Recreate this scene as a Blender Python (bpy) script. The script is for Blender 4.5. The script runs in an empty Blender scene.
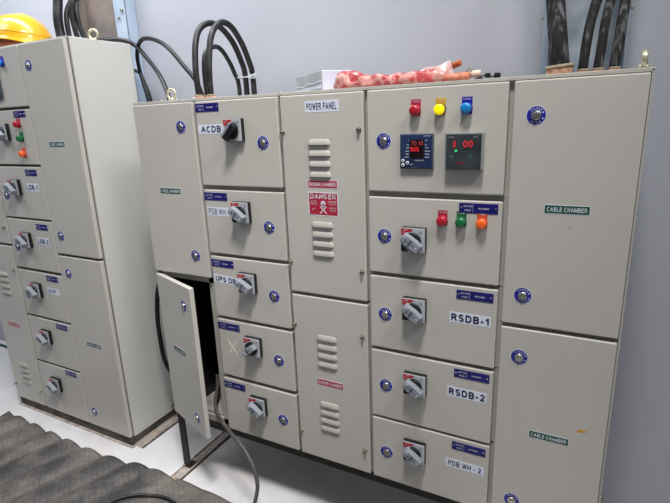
import bpy, bmesh, math, random
from mathutils import Vector, Matrix, noise
random.seed(7)
S = bpy.context.scene
COL = S.collection
PI = math.pi
S.view_settings.view_transform = 'Standard'
S.view_settings.look = 'None'
S.view_settings.exposure = 0.0

# ------------------------------------------------------------------ materials
def srgb(h):
    c = [int(h[i:i+2], 16)/255 for i in (0, 2, 4)]
    return tuple(((x/12.92) if x <= .04045 else ((x+.055)/1.055)**2.4) for x in c) + (1,)

def mat(name, col, rough=.5, metal=0, bump=0, bscale=400, var=0, vscale=6, col2=None, emit=0, spec=.5, coat=0, alpha=1, trans=0, detail=4, stretch=None, ramp=(.35, .68)):
    m = bpy.data.materials.new(name); m.use_nodes = True
    nt = m.node_tree; b = nt.nodes['Principled BSDF']
    c = srgb(col) if isinstance(col, str) else col
    b.inputs['Base Color'].default_value = c
    b.inputs['Roughness'].default_value = rough
    b.inputs['Metallic'].default_value = metal
    b.inputs['Specular IOR Level'].default_value = spec
    b.inputs['Coat Weight'].default_value = coat
    b.inputs['Alpha'].default_value = alpha
    b.inputs['Transmission Weight'].default_value = trans
    if emit:
        b.inputs['Emission Color'].default_value = c
        b.inputs['Emission Strength'].default_value = emit
    tc = nt.nodes.new('ShaderNodeTexCoord')
    if var or col2:
        n = nt.nodes.new('ShaderNodeTexNoise'); n.inputs['Scale'].default_value = vscale; n.inputs['Detail'].default_value = detail
        if stretch:
            mp = nt.nodes.new('ShaderNodeMapping'); mp.inputs['Scale'].default_value = stretch; nt.links.new(tc.outputs['Object'], mp.inputs['Vector']); nt.links.new(mp.outputs['Vector'], n.inputs['Vector'])
        else: nt.links.new(tc.outputs['Object'], n.inputs['Vector'])
        r = nt.nodes.new('ShaderNodeValToRGB')
        r.color_ramp.elements[0].position, r.color_ramp.elements[1].position = ramp
        c2 = srgb(col2) if col2 else tuple(x*(1-var) for x in c[:3]) + (1,)
        r.color_ramp.elements[0].color = c2; r.color_ramp.elements[1].color = c
        nt.links.new(n.outputs['Fac'], r.inputs['Fac']); nt.links.new(r.outputs['Color'], b.inputs['Base Color'])
    if bump:
        n2 = nt.nodes.new('ShaderNodeTexNoise'); n2.inputs['Scale'].default_value = bscale; n2.inputs['Detail'].default_value = 2
        nt.links.new(tc.outputs['Object'], n2.inputs['Vector'])
        bp = nt.nodes.new('ShaderNodeBump'); bp.inputs['Strength'].default_value = bump; bp.inputs['Distance'].default_value = .002
        nt.links.new(n2.outputs['Fac'], bp.inputs['Height']); nt.links.new(bp.outputs['Normal'], b.inputs['Normal'])
    return m

M = {}
M['paint'] = mat('powder coated paint', 'c3bfb7', .40, bump=.2, bscale=260, var=.05, vscale=3)
M['paintpressed'] = mat('door paint darkened for louvres', 'aeaba3', .45, bump=.1, bscale=260)  # door paint darkened to hold down the light on the louvres
M['frame'] = mat('enclosure paint', 'b9b6ad', .5, bump=.15, bscale=260, var=.08, vscale=4)
M['sidelit'] = mat('side sheet paint', 'cac9c4', .45, bump=.15, bscale=260)  # lightened tone: this side catches more light than the fronts
M['shadeliner'] = mat('cabinet interior painted as shade', '0b0a09', .9, var=.3)  # cream interior coloured near black to stand in for its shade
M['sillpaint'] = mat('dusty sheet in lit tone', 'aaa69f', .7, var=.25, vscale=20)  # pale counterpart of the black interior, for the lit floor
M['blacksteel'] = mat('black painted steel', '1b1a1a', .55, bump=.2, bscale=150, col2='292521', vscale=18)
M['plinth'] = mat('dusty grey plinth', '5a554d', .8, col2='353230', vscale=14)  # also used for the painted shade strip under each louvre
M['channel'] = mat('dusty primer channel', 'c6bab0', .8, col2='968a80', vscale=25)
M['chrome'] = mat('chrome', 'c9c9c6', .25, metal=1)
M['zinc'] = mat('zinc plated', 'a9a593', .4, metal=1)
M['eye'] = mat('yellow zinc eyebolt', 'd3cdb0', .35, metal=.6)
M['blue'] = mat('blue sticker', '1d1f8f', .4)
M['blueplate'] = mat('blue engraved plate', '1b1670', .3, var=.2, vscale=40)
M['white'] = mat('white print', 'dfe2ea', .5)
M['offwhite'] = mat('white sticker', 'dde1ee', .5)
M['navy'] = mat('navy lettering', '1c2358', .5)
M['green'] = mat('green sticker', '17503f', .45)
M['redst'] = mat('red sticker', 'b3203c', .45, var=.12, vscale=60)
M['handlegrey'] = mat('grey handle plastic', '8f949d', .42, var=.1, vscale=60)
M['plategrey'] = mat('grey plate', 'b1b5bb', .4)
M['black'] = mat('black plastic', '141517', .35)
M['bluegrey'] = mat('blue grey side', '4d545c', .4)
M['redplastic'] = mat('red legend', 'b4232c', .4)
M['meterblue'] = mat('meter bezel navy', '1b2745', .18, col2='2b3c62', vscale=9)
M['metergrey'] = mat('meter bezel smoked', '2c3033', .15, col2='3f4448', vscale=30)
M['meterrim'] = mat('clear cover rim', '8a8d8c', .15)
M['lcd'] = mat('dark display', '190608', .15)
M['digit'] = mat('red digit', 'e8323a', .4, emit=.5)
M['digitdim'] = mat('dim red digit', 'c2484c', .4, emit=.25)
M['digitg'] = mat('green led', '2fd07a', .4, emit=.5)
M['ggreen'] = mat('green key', '3f7d62', .5)
M['lampred'] = mat('red lens', 'b01426', .22, coat=.5)
M['lampyel'] = mat('yellow lens lit', 'ffe000', .3, emit=.55)
M['lampblue'] = mat('blue lens', '1583c8', .25, coat=.4)
M['lampgreen'] = mat('green lens', '0b6b3c', .25, coat=.4)
M['lampor'] = mat('orange lens', 'f2641f', .28, coat=.4, emit=.12)
M['tagred'] = mat('red tag', 'a81d3c', .5)
M['tagyel'] = mat('amber tag', 'd2a22a', .5)
M['tagblue'] = mat('blue tag', '10189a', .45)
M['taggreen'] = mat('green tag', '12603a', .5)
M['tagor'] = mat('orange tag', 'c9512c', .5)
M['cable'] = mat('dusty black cable', '3a393b', .5, col2='121213', vscale=26, detail=8, ramp=(.5, .75))
M['cableclean'] = mat('black cable', '111113', .4, var=.3, vscale=30)
M['cabledust'] = mat('scuffed thick cable', '77777b', .85, col2='0d0d0e', vscale=75, detail=12, stretch=(1, 1, .22), ramp=(.50, .80))
M['cablegrey'] = mat('grey dusty cable', '5d5b58', .6, col2='3d3b39', vscale=18)
M['gland'] = mat('copper brown gland', '8d5a43', .7, col2='c9a58a', vscale=70)
M['glandtan'] = mat('tan gland top', 'ab9d86', .7, var=.3, vscale=40)
M['galv'] = mat('galvanised steel', 'b3c3d4', .5, col2='9fb0c3', vscale=7)
M['galvdark'] = mat('dusty tray inside', '5c5a5a', .7, col2='857870', vscale=7)
M['galvr'] = mat('grey blue tray inside', 'b4bcc4', .55, col2='7f8c9a', vscale=9)
M['helmet'] = mat('yellow helmet', 'f2b21a', .3, coat=.4, var=.06, vscale=12)
M['helmetin'] = mat('helmet harness brown', '8a4a2a', .7)
M['chalk'] = mat('chalk', 'ece8dc', .9)
M['smear'] = mat('orange smear', 'd9942e', .8)
M['dot'] = mat('shaded seam core', '6e695f', .9)  # left board core only: seam shade put into the colour
M['tie'] = mat('white tie', 'cfd2d6', .5)
M['boxwhite'] = mat('white carton', 'd9dcee', .35, var=.06, vscale=20, coat=.3)
M['boxgrey'] = mat('grey carton end', '9ba1ab', .35, col2='b9beb9', vscale=18, coat=.3)
M['skin'] = mat('terracotta tube', 'd08263', .45, var=.15, vscale=18)
M['tiporange'] = mat('orange brown cap', 'b9643c', .5)
M['padw'] = mat('pale plastic', 'e2c7b8', .45)


def add_specks(m, scale, thr, keep):
    nt = m.node_tree; b = nt.nodes['Principled BSDF']; L = nt.links.new
    tc = nt.nodes.new('ShaderNodeTexCoord'); v = nt.nodes.new('ShaderNodeTexVoronoi'); v.inputs['Scale'].default_value = scale
    L(tc.outputs['Object'], v.inputs['Vector'])
    lt = nt.nodes.new('ShaderNodeMath'); lt.operation = 'LESS_THAN'; lt.inputs[1].default_value = thr; L(v.outputs['Distance'], lt.inputs[0])
    sp = nt.nodes.new('ShaderNodeSeparateColor'); L(v.outputs['Color'], sp.inputs['Color'])
    l2 = nt.nodes.new('ShaderNodeMath'); l2.operation = 'LESS_THAN'; l2.inputs[1].default_value = keep; L(sp.outputs['Red'], l2.inputs[0])
    mu = nt.nodes.new('ShaderNodeMath'); mu.operation = 'MULTIPLY'; L(lt.outputs[0], mu.inputs[0]); L(l2.outputs[0], mu.inputs[1])
    mx = nt.nodes.new('ShaderNodeMixRGB'); L(mu.outputs[0], mx.inputs['Fac']); mx.inputs['Color2'].default_value = srgb('6b665c')
    src = b.inputs['Base Color'].links
    if src: L(src[0].from_socket, mx.inputs['Color1'])
    else: mx.inputs['Color1'].default_value = b.inputs['Base Color'].default_value
    L(mx.outputs['Color'], b.inputs['Base Color'])
add_specks(M['sidelit'], 20, .055, .22)
add_specks(M['paint'], 14, .035, .15)

def wall_mat():
    m = mat('painted wall', 'b6b8c1', .75, bump=.12, bscale=90, var=.05, vscale=1.3)
    return m
M['wall'] = wall_mat()
M['floor'] = mat('white epoxy floor', 'e3e3e6', .5, bump=.05, bscale=60, col2='d0ccc9', vscale=3.2, detail=8)

def bag_mat():
    m = bpy.data.materials.new('pink printed plastic'); m.use_nodes = True
    nt = m.node_tree; b = nt.nodes['Principled BSDF']
    tc = nt.nodes.new('ShaderNodeTexCoord')
    v = nt.nodes.new('ShaderNodeTexVoronoi'); v.inputs['Scale'].default_value = 42
    nt.links.new(tc.outputs['Object'], v.inputs['Vector'])
    r = nt.nodes.new('ShaderNodeValToRGB')
    e = r.color_ramp.elements
    e[0].position = .40; e[0].color = srgb('bf4448'); e[1].position = .62; e[1].color = srgb('d99a90')
    nt.links.new(v.outputs['Distance'], r.inputs['Fac']); nt.links.new(r.outputs['Color'], b.inputs['Base Color'])
    b.inputs['Roughness'].default_value = .25; b.inputs['Coat Weight'].default_value = .4
    b.inputs['Alpha'].default_value = .82
    n = nt.nodes.new('ShaderNodeTexNoise'); n.inputs['Scale'].default_value = 55
    nt.links.new(tc.outputs['Object'], n.inputs['Vector'])
    bp = nt.nodes.new('ShaderNodeBump'); bp.inputs['Strength'].default_value = .8; bp.inputs['Distance'].default_value = .006
    nt.links.new(n.outputs['Fac'], bp.inputs['Height']); nt.links.new(bp.outputs['Normal'], b.inputs['Normal'])
    return m
M['bag'] = bag_mat()
M['film'] = mat('clear pink film', 'e3b9b0', .2, alpha=.5, coat=.4)

def rubber_mat():
    m = bpy.data.materials.new('chequered rubber'); m.use_nodes = True
    nt = m.node_tree; b = nt.nodes['Principled BSDF']; L = nt.links.new
    tc = nt.nodes.new('ShaderNodeTexCoord')
    mp = nt.nodes.new('ShaderNodeMapping'); mp.inputs['Rotation'].default_value = (0, 0, .7); L(tc.outputs['Object'], mp.inputs['Vector'])
    vo = nt.nodes.new('ShaderNodeTexVoronoi'); vo.inputs['Scale'].default_value = 46; vo.inputs['Randomness'].default_value = .22
    vo.feature = 'DISTANCE_TO_EDGE'; L(mp.outputs['Vector'], vo.inputs['Vector'])
    r0 = nt.nodes.new('ShaderNodeValToRGB'); r0.color_ramp.elements[0].position = .02; r0.color_ramp.elements[1].position = .16
    L(vo.outputs['Distance'], r0.inputs['Fac'])
    n = nt.nodes.new('ShaderNodeTexNoise'); n.inputs['Scale'].default_value = 4.5; n.inputs['Detail'].default_value = 9; n.inputs['Roughness'].default_value = .65
    L(tc.outputs['Object'], n.inputs['Vector'])
    r = nt.nodes.new('ShaderNodeValToRGB'); e = r.color_ramp.elements
    e[0].position = .42; e[0].color = srgb('3a3a3c'); e[1].position = .62; e[1].color = srgb('777069')
    L(n.outputs['Fac'], r.inputs['Fac'])
    # dust settled in the low troughs (uses real height of the surface)
    g = nt.nodes.new('ShaderNodeSeparateXYZ'); L(tc.outputs['Object'], g.inputs['Vector'])
    mr = nt.nodes.new('ShaderNodeMapRange'); mr.inputs['From Min'].default_value = .004; mr.inputs['From Max'].default_value = .034
    mr.inputs['To Min'].default_value = .55; mr.inputs['To Max'].default_value = 0
    L(g.outputs['Z'], mr.inputs['Value'])
    mx = nt.nodes.new('ShaderNodeMixRGB'); mx.inputs['Color2'].default_value = srgb('736b63')
    L(mr.outputs['Result'], mx.inputs['Fac']); L(r.outputs['Color'], mx.inputs['Color1'])
    mu = nt.nodes.new('ShaderNodeMixRGB'); mu.blend_type = 'MULTIPLY'; mu.inputs['Fac'].default_value = .22
    L(mx.outputs['Color'], mu.inputs['Color1']); L(r0.outputs['Color'], mu.inputs['Color2'])
    L(mu.outputs['Color'], b.inputs['Base Color'])
    b.inputs['Roughness'].default_value = .62
    bp = nt.nodes.new('ShaderNodeBump'); bp.inputs['Strength'].default_value = .45; bp.inputs['Distance'].default_value = .002
    L(r0.outputs['Color'], bp.inputs['Height']); L(bp.outputs['Normal'], b.inputs['Normal'])
    return m
M['rubber'] = rubber_mat()


# ------------------------------------------------------------------ sans lettering drawn as strokes (unit height)
def _arc(cx, cy, rx, ry, a0, a1, n=10): return [(cx+rx*math.cos(math.radians(a0+(a1-a0)*k/n)), cy+ry*math.sin(math.radians(a0+(a1-a0)*k/n))) for k in range(n+1)]
GL = {
 'A': (.72, [[(0, 0), (.36, 1), (.72, 0)], [(.14, .34), (.58, .34)]]),
 'B': (.62, [[(0, 0), (0, 1), (.36, 1)] + _arc(.36, .76, .22, .24, 90, -90) + [(0, .52)], [(.36, .52)] + _arc(.38, .26, .24, .26, 90, -90) + [(0, 0)]]),
 'C': (.66, [_arc(.34, .5, .34, .5, 48, 312, 16)]),
 'D': (.66, [[(0, 0), (0, 1), (.28, 1)] + _arc(.28, .5, .38, .5, 90, -90, 14) + [(0, 0)]]),
 'E': (.54, [[(.54, 1), (0, 1), (0, 0), (.54, 0)], [(0, .52), (.48, .52)]]),
 'F': (.52, [[(.52, 1), (0, 1), (0, 0)], [(0, .52), (.45, .52)]]),
 'G': (.70, [_arc(.35, .5, .35, .5, 48, 320, 16) + [(.66, .46), (.38, .46)]]),
 'H': (.60, [[(0, 0), (0, 1)], [(.6, 0), (.6, 1)], [(0, .52), (.6, .52)]]),
 'I': (.0, [[(0, 0), (0, 1)]]),
 'L': (.50, [[(0, 1), (0, 0), (.5, 0)]]),
 'M': (.74, [[(0, 0), (0, 1), (.37, .1), (.74, 1), (.74, 0)]]),
 'N': (.62, [[(0, 0), (0, 1), (.62, 0), (.62, 1)]]),
 'O': (.74, [_arc(.37, .5, .37, .5, 0, 360, 22)]),
 'P': (.58, [[(0, 0), (0, 1), (.34, 1)] + _arc(.34, .74, .24, .26, 90, -90) + [(0, .48)]]),
 'R': (.62, [[(0, 0), (0, 1), (.34, 1)] + _arc(.34, .75, .24, .25, 90, -90) + [(0, .5)], [(.32, .5), (.62, 0)]]),
 'S': (.58, [_arc(.29, .75, .27, .25, 35, 270, 10) + _arc(.29, .25, .29, .25, 90, -145, 10)]),
 'T': (.60, [[(0, 1), (.6, 1)], [(.3, 1), (.3, 0)]]),
 'U': (.60, [[(0, 1), (0, .3)] + _arc(.3, .3, .3, .3, 180, 360) + [(.6, 1)]]),
 'V': (.66, [[(0, 1), (.33, 0), (.66, 1)]]),
 'W': (.94, [[(0, 1), (.22, 0), (.47, .95), (.72, 0), (.94, 1)]]),
 'Y': (.64, [[(0, 1), (.32, .45), (.64, 1)], [(.32, .45), (.32, 0)]]),
 '-': (.26, [[(0, .36), (.26, .36)]]), '.': (.0, [[(0, 0), (0, .04)]]), ' ': (.08, []),
 '0': (.50, [_arc(.25, .5, .25, .5, 0, 360, 18)]),
 '1': (.24, [[(0, .74), (.24, 1), (.24, 0)]]),
 '2': (.50, [_arc(.25, .73, .25, .27, 165, -35, 9) + [(0, 0), (.5, 0)]]),
 '4': (.54, [[(.4, 0), (.4, 1), (0, .3), (.54, .3)]]),
 '5': (.50, [[(.46, 1), (.06, 1), (.02, .52)] + _arc(.24, .32, .26, .32, 120, -150, 10)]),
 '7': (.50, [[(0, 1), (.5, 1), (.16, 0)]]),
}

# ------------------------------------------------------------------ mesh builder
class MB:
    def __init__(s): s.bm = bmesh.new(); s.mats = []
    def mi(s, m):
        if m not in s.mats: s.mats.append(m)
        return s.mats.index(m)
    def _merge(s, tmp, m, smooth=False):
        i = s.mi(m); mp = {}
        for v in tmp.verts: mp[v] = s.bm.verts.new(v.co)
        for f in tmp.faces:
            try:
                nf = s.bm.faces.new([mp[v] for v in f.verts]); nf.material_index = i; nf.smooth = smooth
            except ValueError: pass
        tmp.free()
    def box(s, x0, x1, y0, y1, z0, z1, m, bev=0, seg=2, rot=None, piv=None, smooth=False):
        t = bmesh.new(); bmesh.ops.create_cube(t, size=1)
        for v in t.verts: v.co = Vector((x0+(v.co.x+.5)*(x1-x0), y0+(v.co.y+.5)*(y1-y0), z0+(v.co.z+.5)*(z1-z0)))
        if bev: bmesh.ops.bevel(t, geom=t.edges[:], offset=bev, segments=seg, affect='EDGES', profile=.5)
        if rot is not None:
            p = Vector(piv); 
            for v in t.verts: v.co = rot @ (v.co-p) + p
        s._merge(t, m, smooth)
    def cyl(s, c, r, y0, y1, m, seg=28, r2=None, bev=0, axis='Y', smooth=True, dome=0):
        """cylinder along an axis; y0..y1 extent on that axis; rings with optional dome at y0"""
        t = bmesh.new(); r2 = r if r2 is None else r2
        prof = []
        if dome:
            for k in range(5):
                a = PI/2*k/4; prof.append((y0-dome*math.cos(a), r*math.sin(a)))
        else: prof.append((y0, 0)); prof.append((y0, r-bev) if bev else (y0, r))
        if bev: prof.append((y0+bev*(1 if y1 > y0 else -1), r))
        prof += [(y1, r2), (y1, 0)]
        rings = []
        for (yy, rr) in prof:
            if rr < 1e-7: rings.append([t.verts.new(s._ax(c, 0, 0, yy, axis))])
            else: rings.append([t.verts.new(s._ax(c, rr*math.cos(2*PI*j/seg), rr*math.sin(2*PI*j/seg), yy, axis)) for j in range(seg)])
        for a, b in zip(rings, rings[1:]):
            for j in range(seg):
                q = [a[j % len(a)], a[(j+1) % len(a)], b[(j+1) % len(b)], b[j % len(b)]]
                u = []
                for v in q:
                    if v not in u: u.append(v)
                if len(u) > 2: 
                    try: t.faces.new(u)
                    except ValueError: pass
        bmesh.ops.recalc_face_normals(t, faces=t.faces[:])
        i = s.mi(m); mp = {v: s.bm.verts.new(v.co) for v in t.verts}
        for f in t.faces:
            nf = s.bm.faces.new([mp[v] for v in f.verts]); nf.material_index = i
            n = f.normal; ax = {'Y': abs(n.y), 'Z': abs(n.z), 'X': abs(n.x)}[axis]
            nf.smooth = smooth and ax < .98
        t.free()
    def _ax(s, c, a, b, h, axis):
        if axis == 'Y': return Vector((c[0]+a, h, c[1]+b))
        if axis == 'Z': return Vector((c[0]+a, c[1]+b, h))
        return Vector((h, c[0]+a, c[1]+b))
    def prism(s, pts, y0, y1, m, tops=None):
        """polygon in xz extruded y0..y1 ; tops gives other outline at y0"""
        n = len(pts); tops = tops or pts; i = s.mi(m)
        A = [s.bm.verts.new((p[0], y1, p[1])) for p in pts]; B = [s.bm.verts.new((p[0], y0, p[1])) for p in tops]
        fs = [s.bm.faces.new(A), s.bm.faces.new(B[::-1])]
        for j in range(n): fs.append(s.bm.faces.new([A[j], B[j], B[(j+1) % n], A[(j+1) % n]]))
        for f in fs: f.material_index = i
    def ring(s, c, r0, r1, y, m, seg=40, a0=0, a1=2*PI):
        i = s.mi(m)
        P = [(s.bm.verts.new((c[0]+r0*math.cos(a0+(a1-a0)*j/seg), y, c[1]+r0*math.sin(a0+(a1-a0)*j/seg))),
              s.bm.verts.new((c[0]+r1*math.cos(a0+(a1-a0)*j/seg), y, c[1]+r1*math.sin(a0+(a1-a0)*j/seg)))) for j in range(seg+1)]
        for j in range(seg):
            f = s.bm.faces.new([P[j][0], P[j][1], P[j+1][1], P[j+1][0]]); f.material_index = i
    def tube(s, pts, r, m, seg=12, sub=8, raw=False):
        P = [Vector(p) for p in pts]
        if not raw:
            Q = []
            E = [P[0]*2-P[1]] + P + [P[-1]*2-P[-2]]
            for k in range(1, len(E)-2):
                a, b, c, d = E[k-1:k+3]
                for j in range(sub):
                    t = j/sub
                    Q.append(.5*((2*b)+(c-a)*t+(2*a-5*b+4*c-d)*t*t+(-a+3*b-3*c+d)*t*t*t))
            Q.append(P[-1]); P = Q
        i = s.mi(m); rings = []; up = Vector((.31, .52, .8)).normalized()
        T0 = None
        for k, p in enumerate(P):
            T = (P[min(k+1, len(P)-1)]-P[max(k-1, 0)]).normalized()
            if T0 is None:
                N = T.cross(up).normalized()
            else:
                N = (N-T*N.dot(T)).normalized()
            T0 = T; B = T.cross(N)
            rr = r(k/(len(P)-1)) if callable(r) else r
            rings.append([s.bm.verts.new(p+N*rr*math.cos(2*PI*j/seg)+B*rr*math.sin(2*PI*j/seg)) for j in range(seg)])
        for a, b in zip(rings, rings[1:]):
            for j in range(seg):
                f = s.bm.faces.new([a[j], a[(j+1) % seg], b[(j+1) % seg], b[j]]); f.smooth = True; f.material_index = i
        for e in (rings[0][::-1], rings[-1]):
            f = s.bm.faces.new(e); f.material_index = i
    def text(s, txt, cx, cz, h, m, y=-.001, w=None, bold=.0, depth=.0002, rot=0, align='CENTER', sw=None):
        t = sw if sw else .13 + bold*2.2
        gap = .20 + t; x = 0; segs = []
        for ch in txt.upper():
            wd, st = GL[ch]
            for pl in st:
                q = [(x+p[0], t/2+p[1]*(1-t)) for p in pl]
                for a, c in zip(q, q[1:]): segs.append((a, c))
            x += wd+gap
        tot = x-gap
        k = h; kx = k if w is None else w/(tot+t)
        i = s.mi(m); V = s.bm.verts.new
        for (a, c) in segs:
            dx, dz = c[0]-a[0], c[1]-a[1]; L = math.hypot(dx, dz) or 1
            ux, uz = dx/L, dz/L; e = t*.30 if L > .12 else t*.05
            pts = []
            for (px, pz, sg) in ((a[0]-ux*e, a[1]-uz*e, 1), (a[0]-ux*e, a[1]-uz*e, -1), (c[0]+ux*e, c[1]+uz*e, -1), (c[0]+ux*e, c[1]+uz*e, 1)):
                X = px-uz*sg*t/2; Z = pz+ux*sg*t/2
                X = (X-tot/2)*kx; Z = (min(1, max(0, Z))-.5)*k
                pts.append(V((cx+X*math.cos(rot)-Z*math.sin(rot), y, cz+X*math.sin(rot)+Z*math.cos(rot))))
            try: f = s.bm.faces.new(pts); f.material_index = i
            except ValueError: pass
    def mesh(s, name):
        me = bpy.data.meshes.new(name); s.bm.to_mesh(me); s.bm.free()
        for m in s.mats: me.materials.append(M[m])
        return me
    def build(s, name, parent=None, loc=(0, 0, 0)):
        o = bpy.data.objects.new(name, s.mesh(name)); COL.objects.link(o); o.location = loc
        if parent: o.parent = parent
        return o

def tag(o, label=None, cat=None, group=None, kind=None):
    if label: o['label'] = label
    if cat: o['category'] = cat
    if group: o['group'] = group
    if kind: o['kind'] = kind
    return o
def empty(name, loc=(0, 0, 0)):
    o = bpy.data.objects.new(name, None); COL.objects.link(o); o.location = loc; o.empty_display_size = .05; return o
def place(me, name, parent, x, z, y=0, label=None):
    o = bpy.data.objects.new(name, me); COL.objects.link(o); o.parent = parent; o.location = (x, y, z)
    if label: o['label'] = label
    return o

# ------------------------------------------------------------------ setting
b = MB(); b.box(-4.2, 4.2, -3.6, .47, -.1, 0, 'floor'); tag(b.build('floor'), 'white painted concrete floor', kind='structure')
b = MB(); b.box(-4.2, 4.2, .47, .6, 0, 4.6, 'wall'); tag(b.build('wall_back'), 'pale painted wall behind the panels', kind='structure')

# embedded floor rails
def rail(name, x0, x1, y0, y1, label):
    b = MB()
    b.box(x0, x1, y0, y1, 0, .004, 'channel')
    b.box(x0, x0+.005, y0, y1, 0, .012, 'channel', bev=.001)
    b.box(x1-.005, x1, y0, y1, 0, .012, 'channel', bev=.001)
    b.box(x0-.006, x0, y0, y1, 0, .002, 'plinth')
    b.box(x1, x1+.006, y0, y1, 0, .002, 'plinth')
    return tag(b.build(name), label, kind='structure')
rail('trim_1', 0, .05, -.085, .46, 'dusty steel rail set in the floor under the open cabinet')
rail('trim_2', -.335, -.285, 0.02, .46, 'dusty steel rail beside the left panel base')

# ------------------------------------------------------------------ shared small meshes
def lock_mesh():
    b = MB()
    b.cyl((0, 0), .0235, -.0004, 0, 'offwhite', seg=40)
    b.ring((0, 0), .009, .0222, -.0007, 'blue')
    for i, ch in enumerate('CLOSE'):
        a = PI/2 + (2-i)*.36
        b.text(ch, .0172*math.cos(a), .0172*math.sin(a), .0052, 'white', y=-.001, bold=.02, rot=a-PI/2)
    for i, ch in enumerate('OPEN'):
        a = -PI/2 + (i-1.5)*.36
        b.text(ch, .0172*math.cos(a), .0172*math.sin(a), .0048, 'white', y=-.001, bold=.02, rot=a+PI/2)
    for a in (.45, -.45):
        x, z = .0172*math.cos(a), .0172*math.sin(a)
        b.prism([(x-.002, z-.002), (x+.002, z-.002), (x, z+.003)], -.0012, -.0005, 'white')
    b.cyl((0, 0), .0118, -.006, 0, 'chrome', bev=.0015)
    b.cyl((0, 0), .0085, -.0068, -.005, 'zinc', bev=.001)
    b.box(-.0015, .0015, -.0082, -.006, -.0075, .0075, 'black', rot=Matrix.Rotation(.6, 3, 'Y'), piv=(0, 0, 0))
    b.box(-.006, .006, -.0095, -.006, -.0022, .0022, 'chrome', bev=.0007, rot=Matrix.Rotation(-.9, 3, 'Y'), piv=(0, 0, 0))
    return b.mesh('lock')
LOCK = lock_mesh()

def screw_mesh():
    b = MB(); b.cyl((0, 0), .0055, -.012, 0, 'zinc', seg=14, bev=.001); b.cyl((0, 0), .0075, -.003, 0, 'zinc', seg=14)
    b.box(-.004, .004, -.0126, -.0118, -.0008, .0008, 'black')
    return b.mesh('screw')
SCREW = screw_mesh()

def louvre_mesh(w=.079, h=.0175, p=.0078):
    # pressed louvre: bulged hood, rounded ends, open along its lower edge
    b = MB(); i = b.mi('paintpressed'); nx, nz = 18, 8; G = []
    for k in range(nz+1):
        t = k/nz; row = []
        for j in range(nx+1):
            u = j/nx
            x = (u-.5)*w
            e = min(1, min(u, 1-u)*w/(h*.75)); e = math.sqrt(max(0, 1-(1-e)**2))
            zt = h*(.5*e if False else .5); z = -h/2 + t*(h*(.35+.65*e))
            y = -p*e*math.cos(t*PI/2)**.7 if t < 1 else 0
            row.append(b.bm.verts.new((x, y, z)))
        G.append(row)
    for k in range(nz):
        for j in range(nx):
            f = b.bm.faces.new([G[k][j], G[k][j+1], G[k+1][j+1], G[k+1][j]]); f.smooth = True; f.material_index = i
    b.box(-w/2+.005, w/2-.005, -.0006, 0, -h/2-.0022, -h/2+.004, 'plinth')  # dark strip painting in the shade under the hood
    return b.mesh('louvre')
LOUVRE = louvre_mesh()

def handle_mesh(kind):
    b = MB(); P = .0370
    b.box(-P, P, -.017, 0, -P, P, 'black', bev=.002)
    b.box(-P+.001, P-.001, -.0195, -.016, -P+.001, P-.001, 'plategrey', bev=.0012)
    # legend corner, printed marks, lower corner painted black as shadow
    b.prism([(-P+.002, P-.003), (-P+.002, P-.022), (-P+.010, P-.022), (-P+.020, P-.014), (-.002, P-.010), (-.001, P-.003)], -.0200, -.0194, 'redplastic')
    b.text('OFF', -.022, P-.0075, .0048, 'white', y=-.0203, bold=.01)
    b.text('R', -.028, P-.0145, .004, 'white', y=-.0203)
    b.ring((.024, .024), .0028, .0042, -.0198, 'bluegrey', seg=16)
    b.text('I', .024, .024, .004, 'bluegrey', y=-.0199)
    b.text('ON', -.027, -.006, .004, 'navy', y=-.0199)
    b.prism([(-P+.002, -P+.002), (-P+.002, -.012), (-.012, -P+.002)], -.0199, -.0194, 'black')  # black corner painted where the plate lies in shadow
    # rotor disc
    b.cyl((0, -.003), .0265, -.027, -.019, 'black', seg=36, bev=.0015)
    # grip: wide wedge with raised ridge
    ang = {'back': -.62, 'black': .78, 'fwd': .62, 'left': -.5}[kind]; dz0 = -.004
    g = 'handlegrey'
    R = Matrix.Rotation(-ang, 3, 'Y'); piv = (0, 0, 0)
    def rp(pts): return [(x*math.cos(ang)-z*math.sin(ang), x*math.sin(ang)+z*math.cos(ang)+dz0) for x, z in pts]
    L_, W_ = .0315, (.0130 if kind in ('back', 'left') else .0105)
    base = [(-L_, -W_), (-L_, W_), (-.012, W_*1.25), (.012, W_*1.25), (L_, W_), (L_, -W_), (.012, -W_*1.25), (-.012, -W_*1.25)]
    top = [(x*.95, z*.82) for x, z in base]
    b.prism(rp(base), -.046, -.024, 'black' if kind == 'black' else g, tops=rp(top))
    if kind == 'black':
        b.prism(rp([(-L_, W_*.1), (-L_, W_*1.05), (.03, W_*1.3), (.03, W_*.3)]), -.0485, -.026, g, tops=rp([(-L_*.95, W_*.3), (-L_*.95, W_), (.028, W_*1.1), (.028, W_*.5)]))
    else:
        # groove, pointer and padlock slider
        b.prism(rp([(-.004, -W_*.8), (-.004, W_*.8), (.002, W_*.8), (.002, -W_*.8)]), -.0466, -.0455, 'bluegrey')
        b.prism(rp([(-L_*.9, -.0006), (-L_*.9, .0006), (L_*.9, .0006), (L_*.9, -.0006)]), -.0466, -.0455, 'bluegrey')
        b.prism(rp([(-L_*.93, -W_*.6), (-L_*.93, W_*.6), (-L_*.5, W_*.7), (-L_*.5, -W_*.7)]), -.049, -.045, g, tops=rp([(-L_*.9, -W_*.5), (-L_*.9, W_*.5), (-L_*.55, W_*.6), (-L_*.55, -W_*.6)]))
        b.prism(rp([(.020, -.002), (.020, .002), (.026, 0)]), -.0468, -.0455, 'white')
    return b.mesh('rotary_handle')
HAND = {k: handle_mesh(k) for k in ('back', 'black', 'fwd', 'left')}

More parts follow.
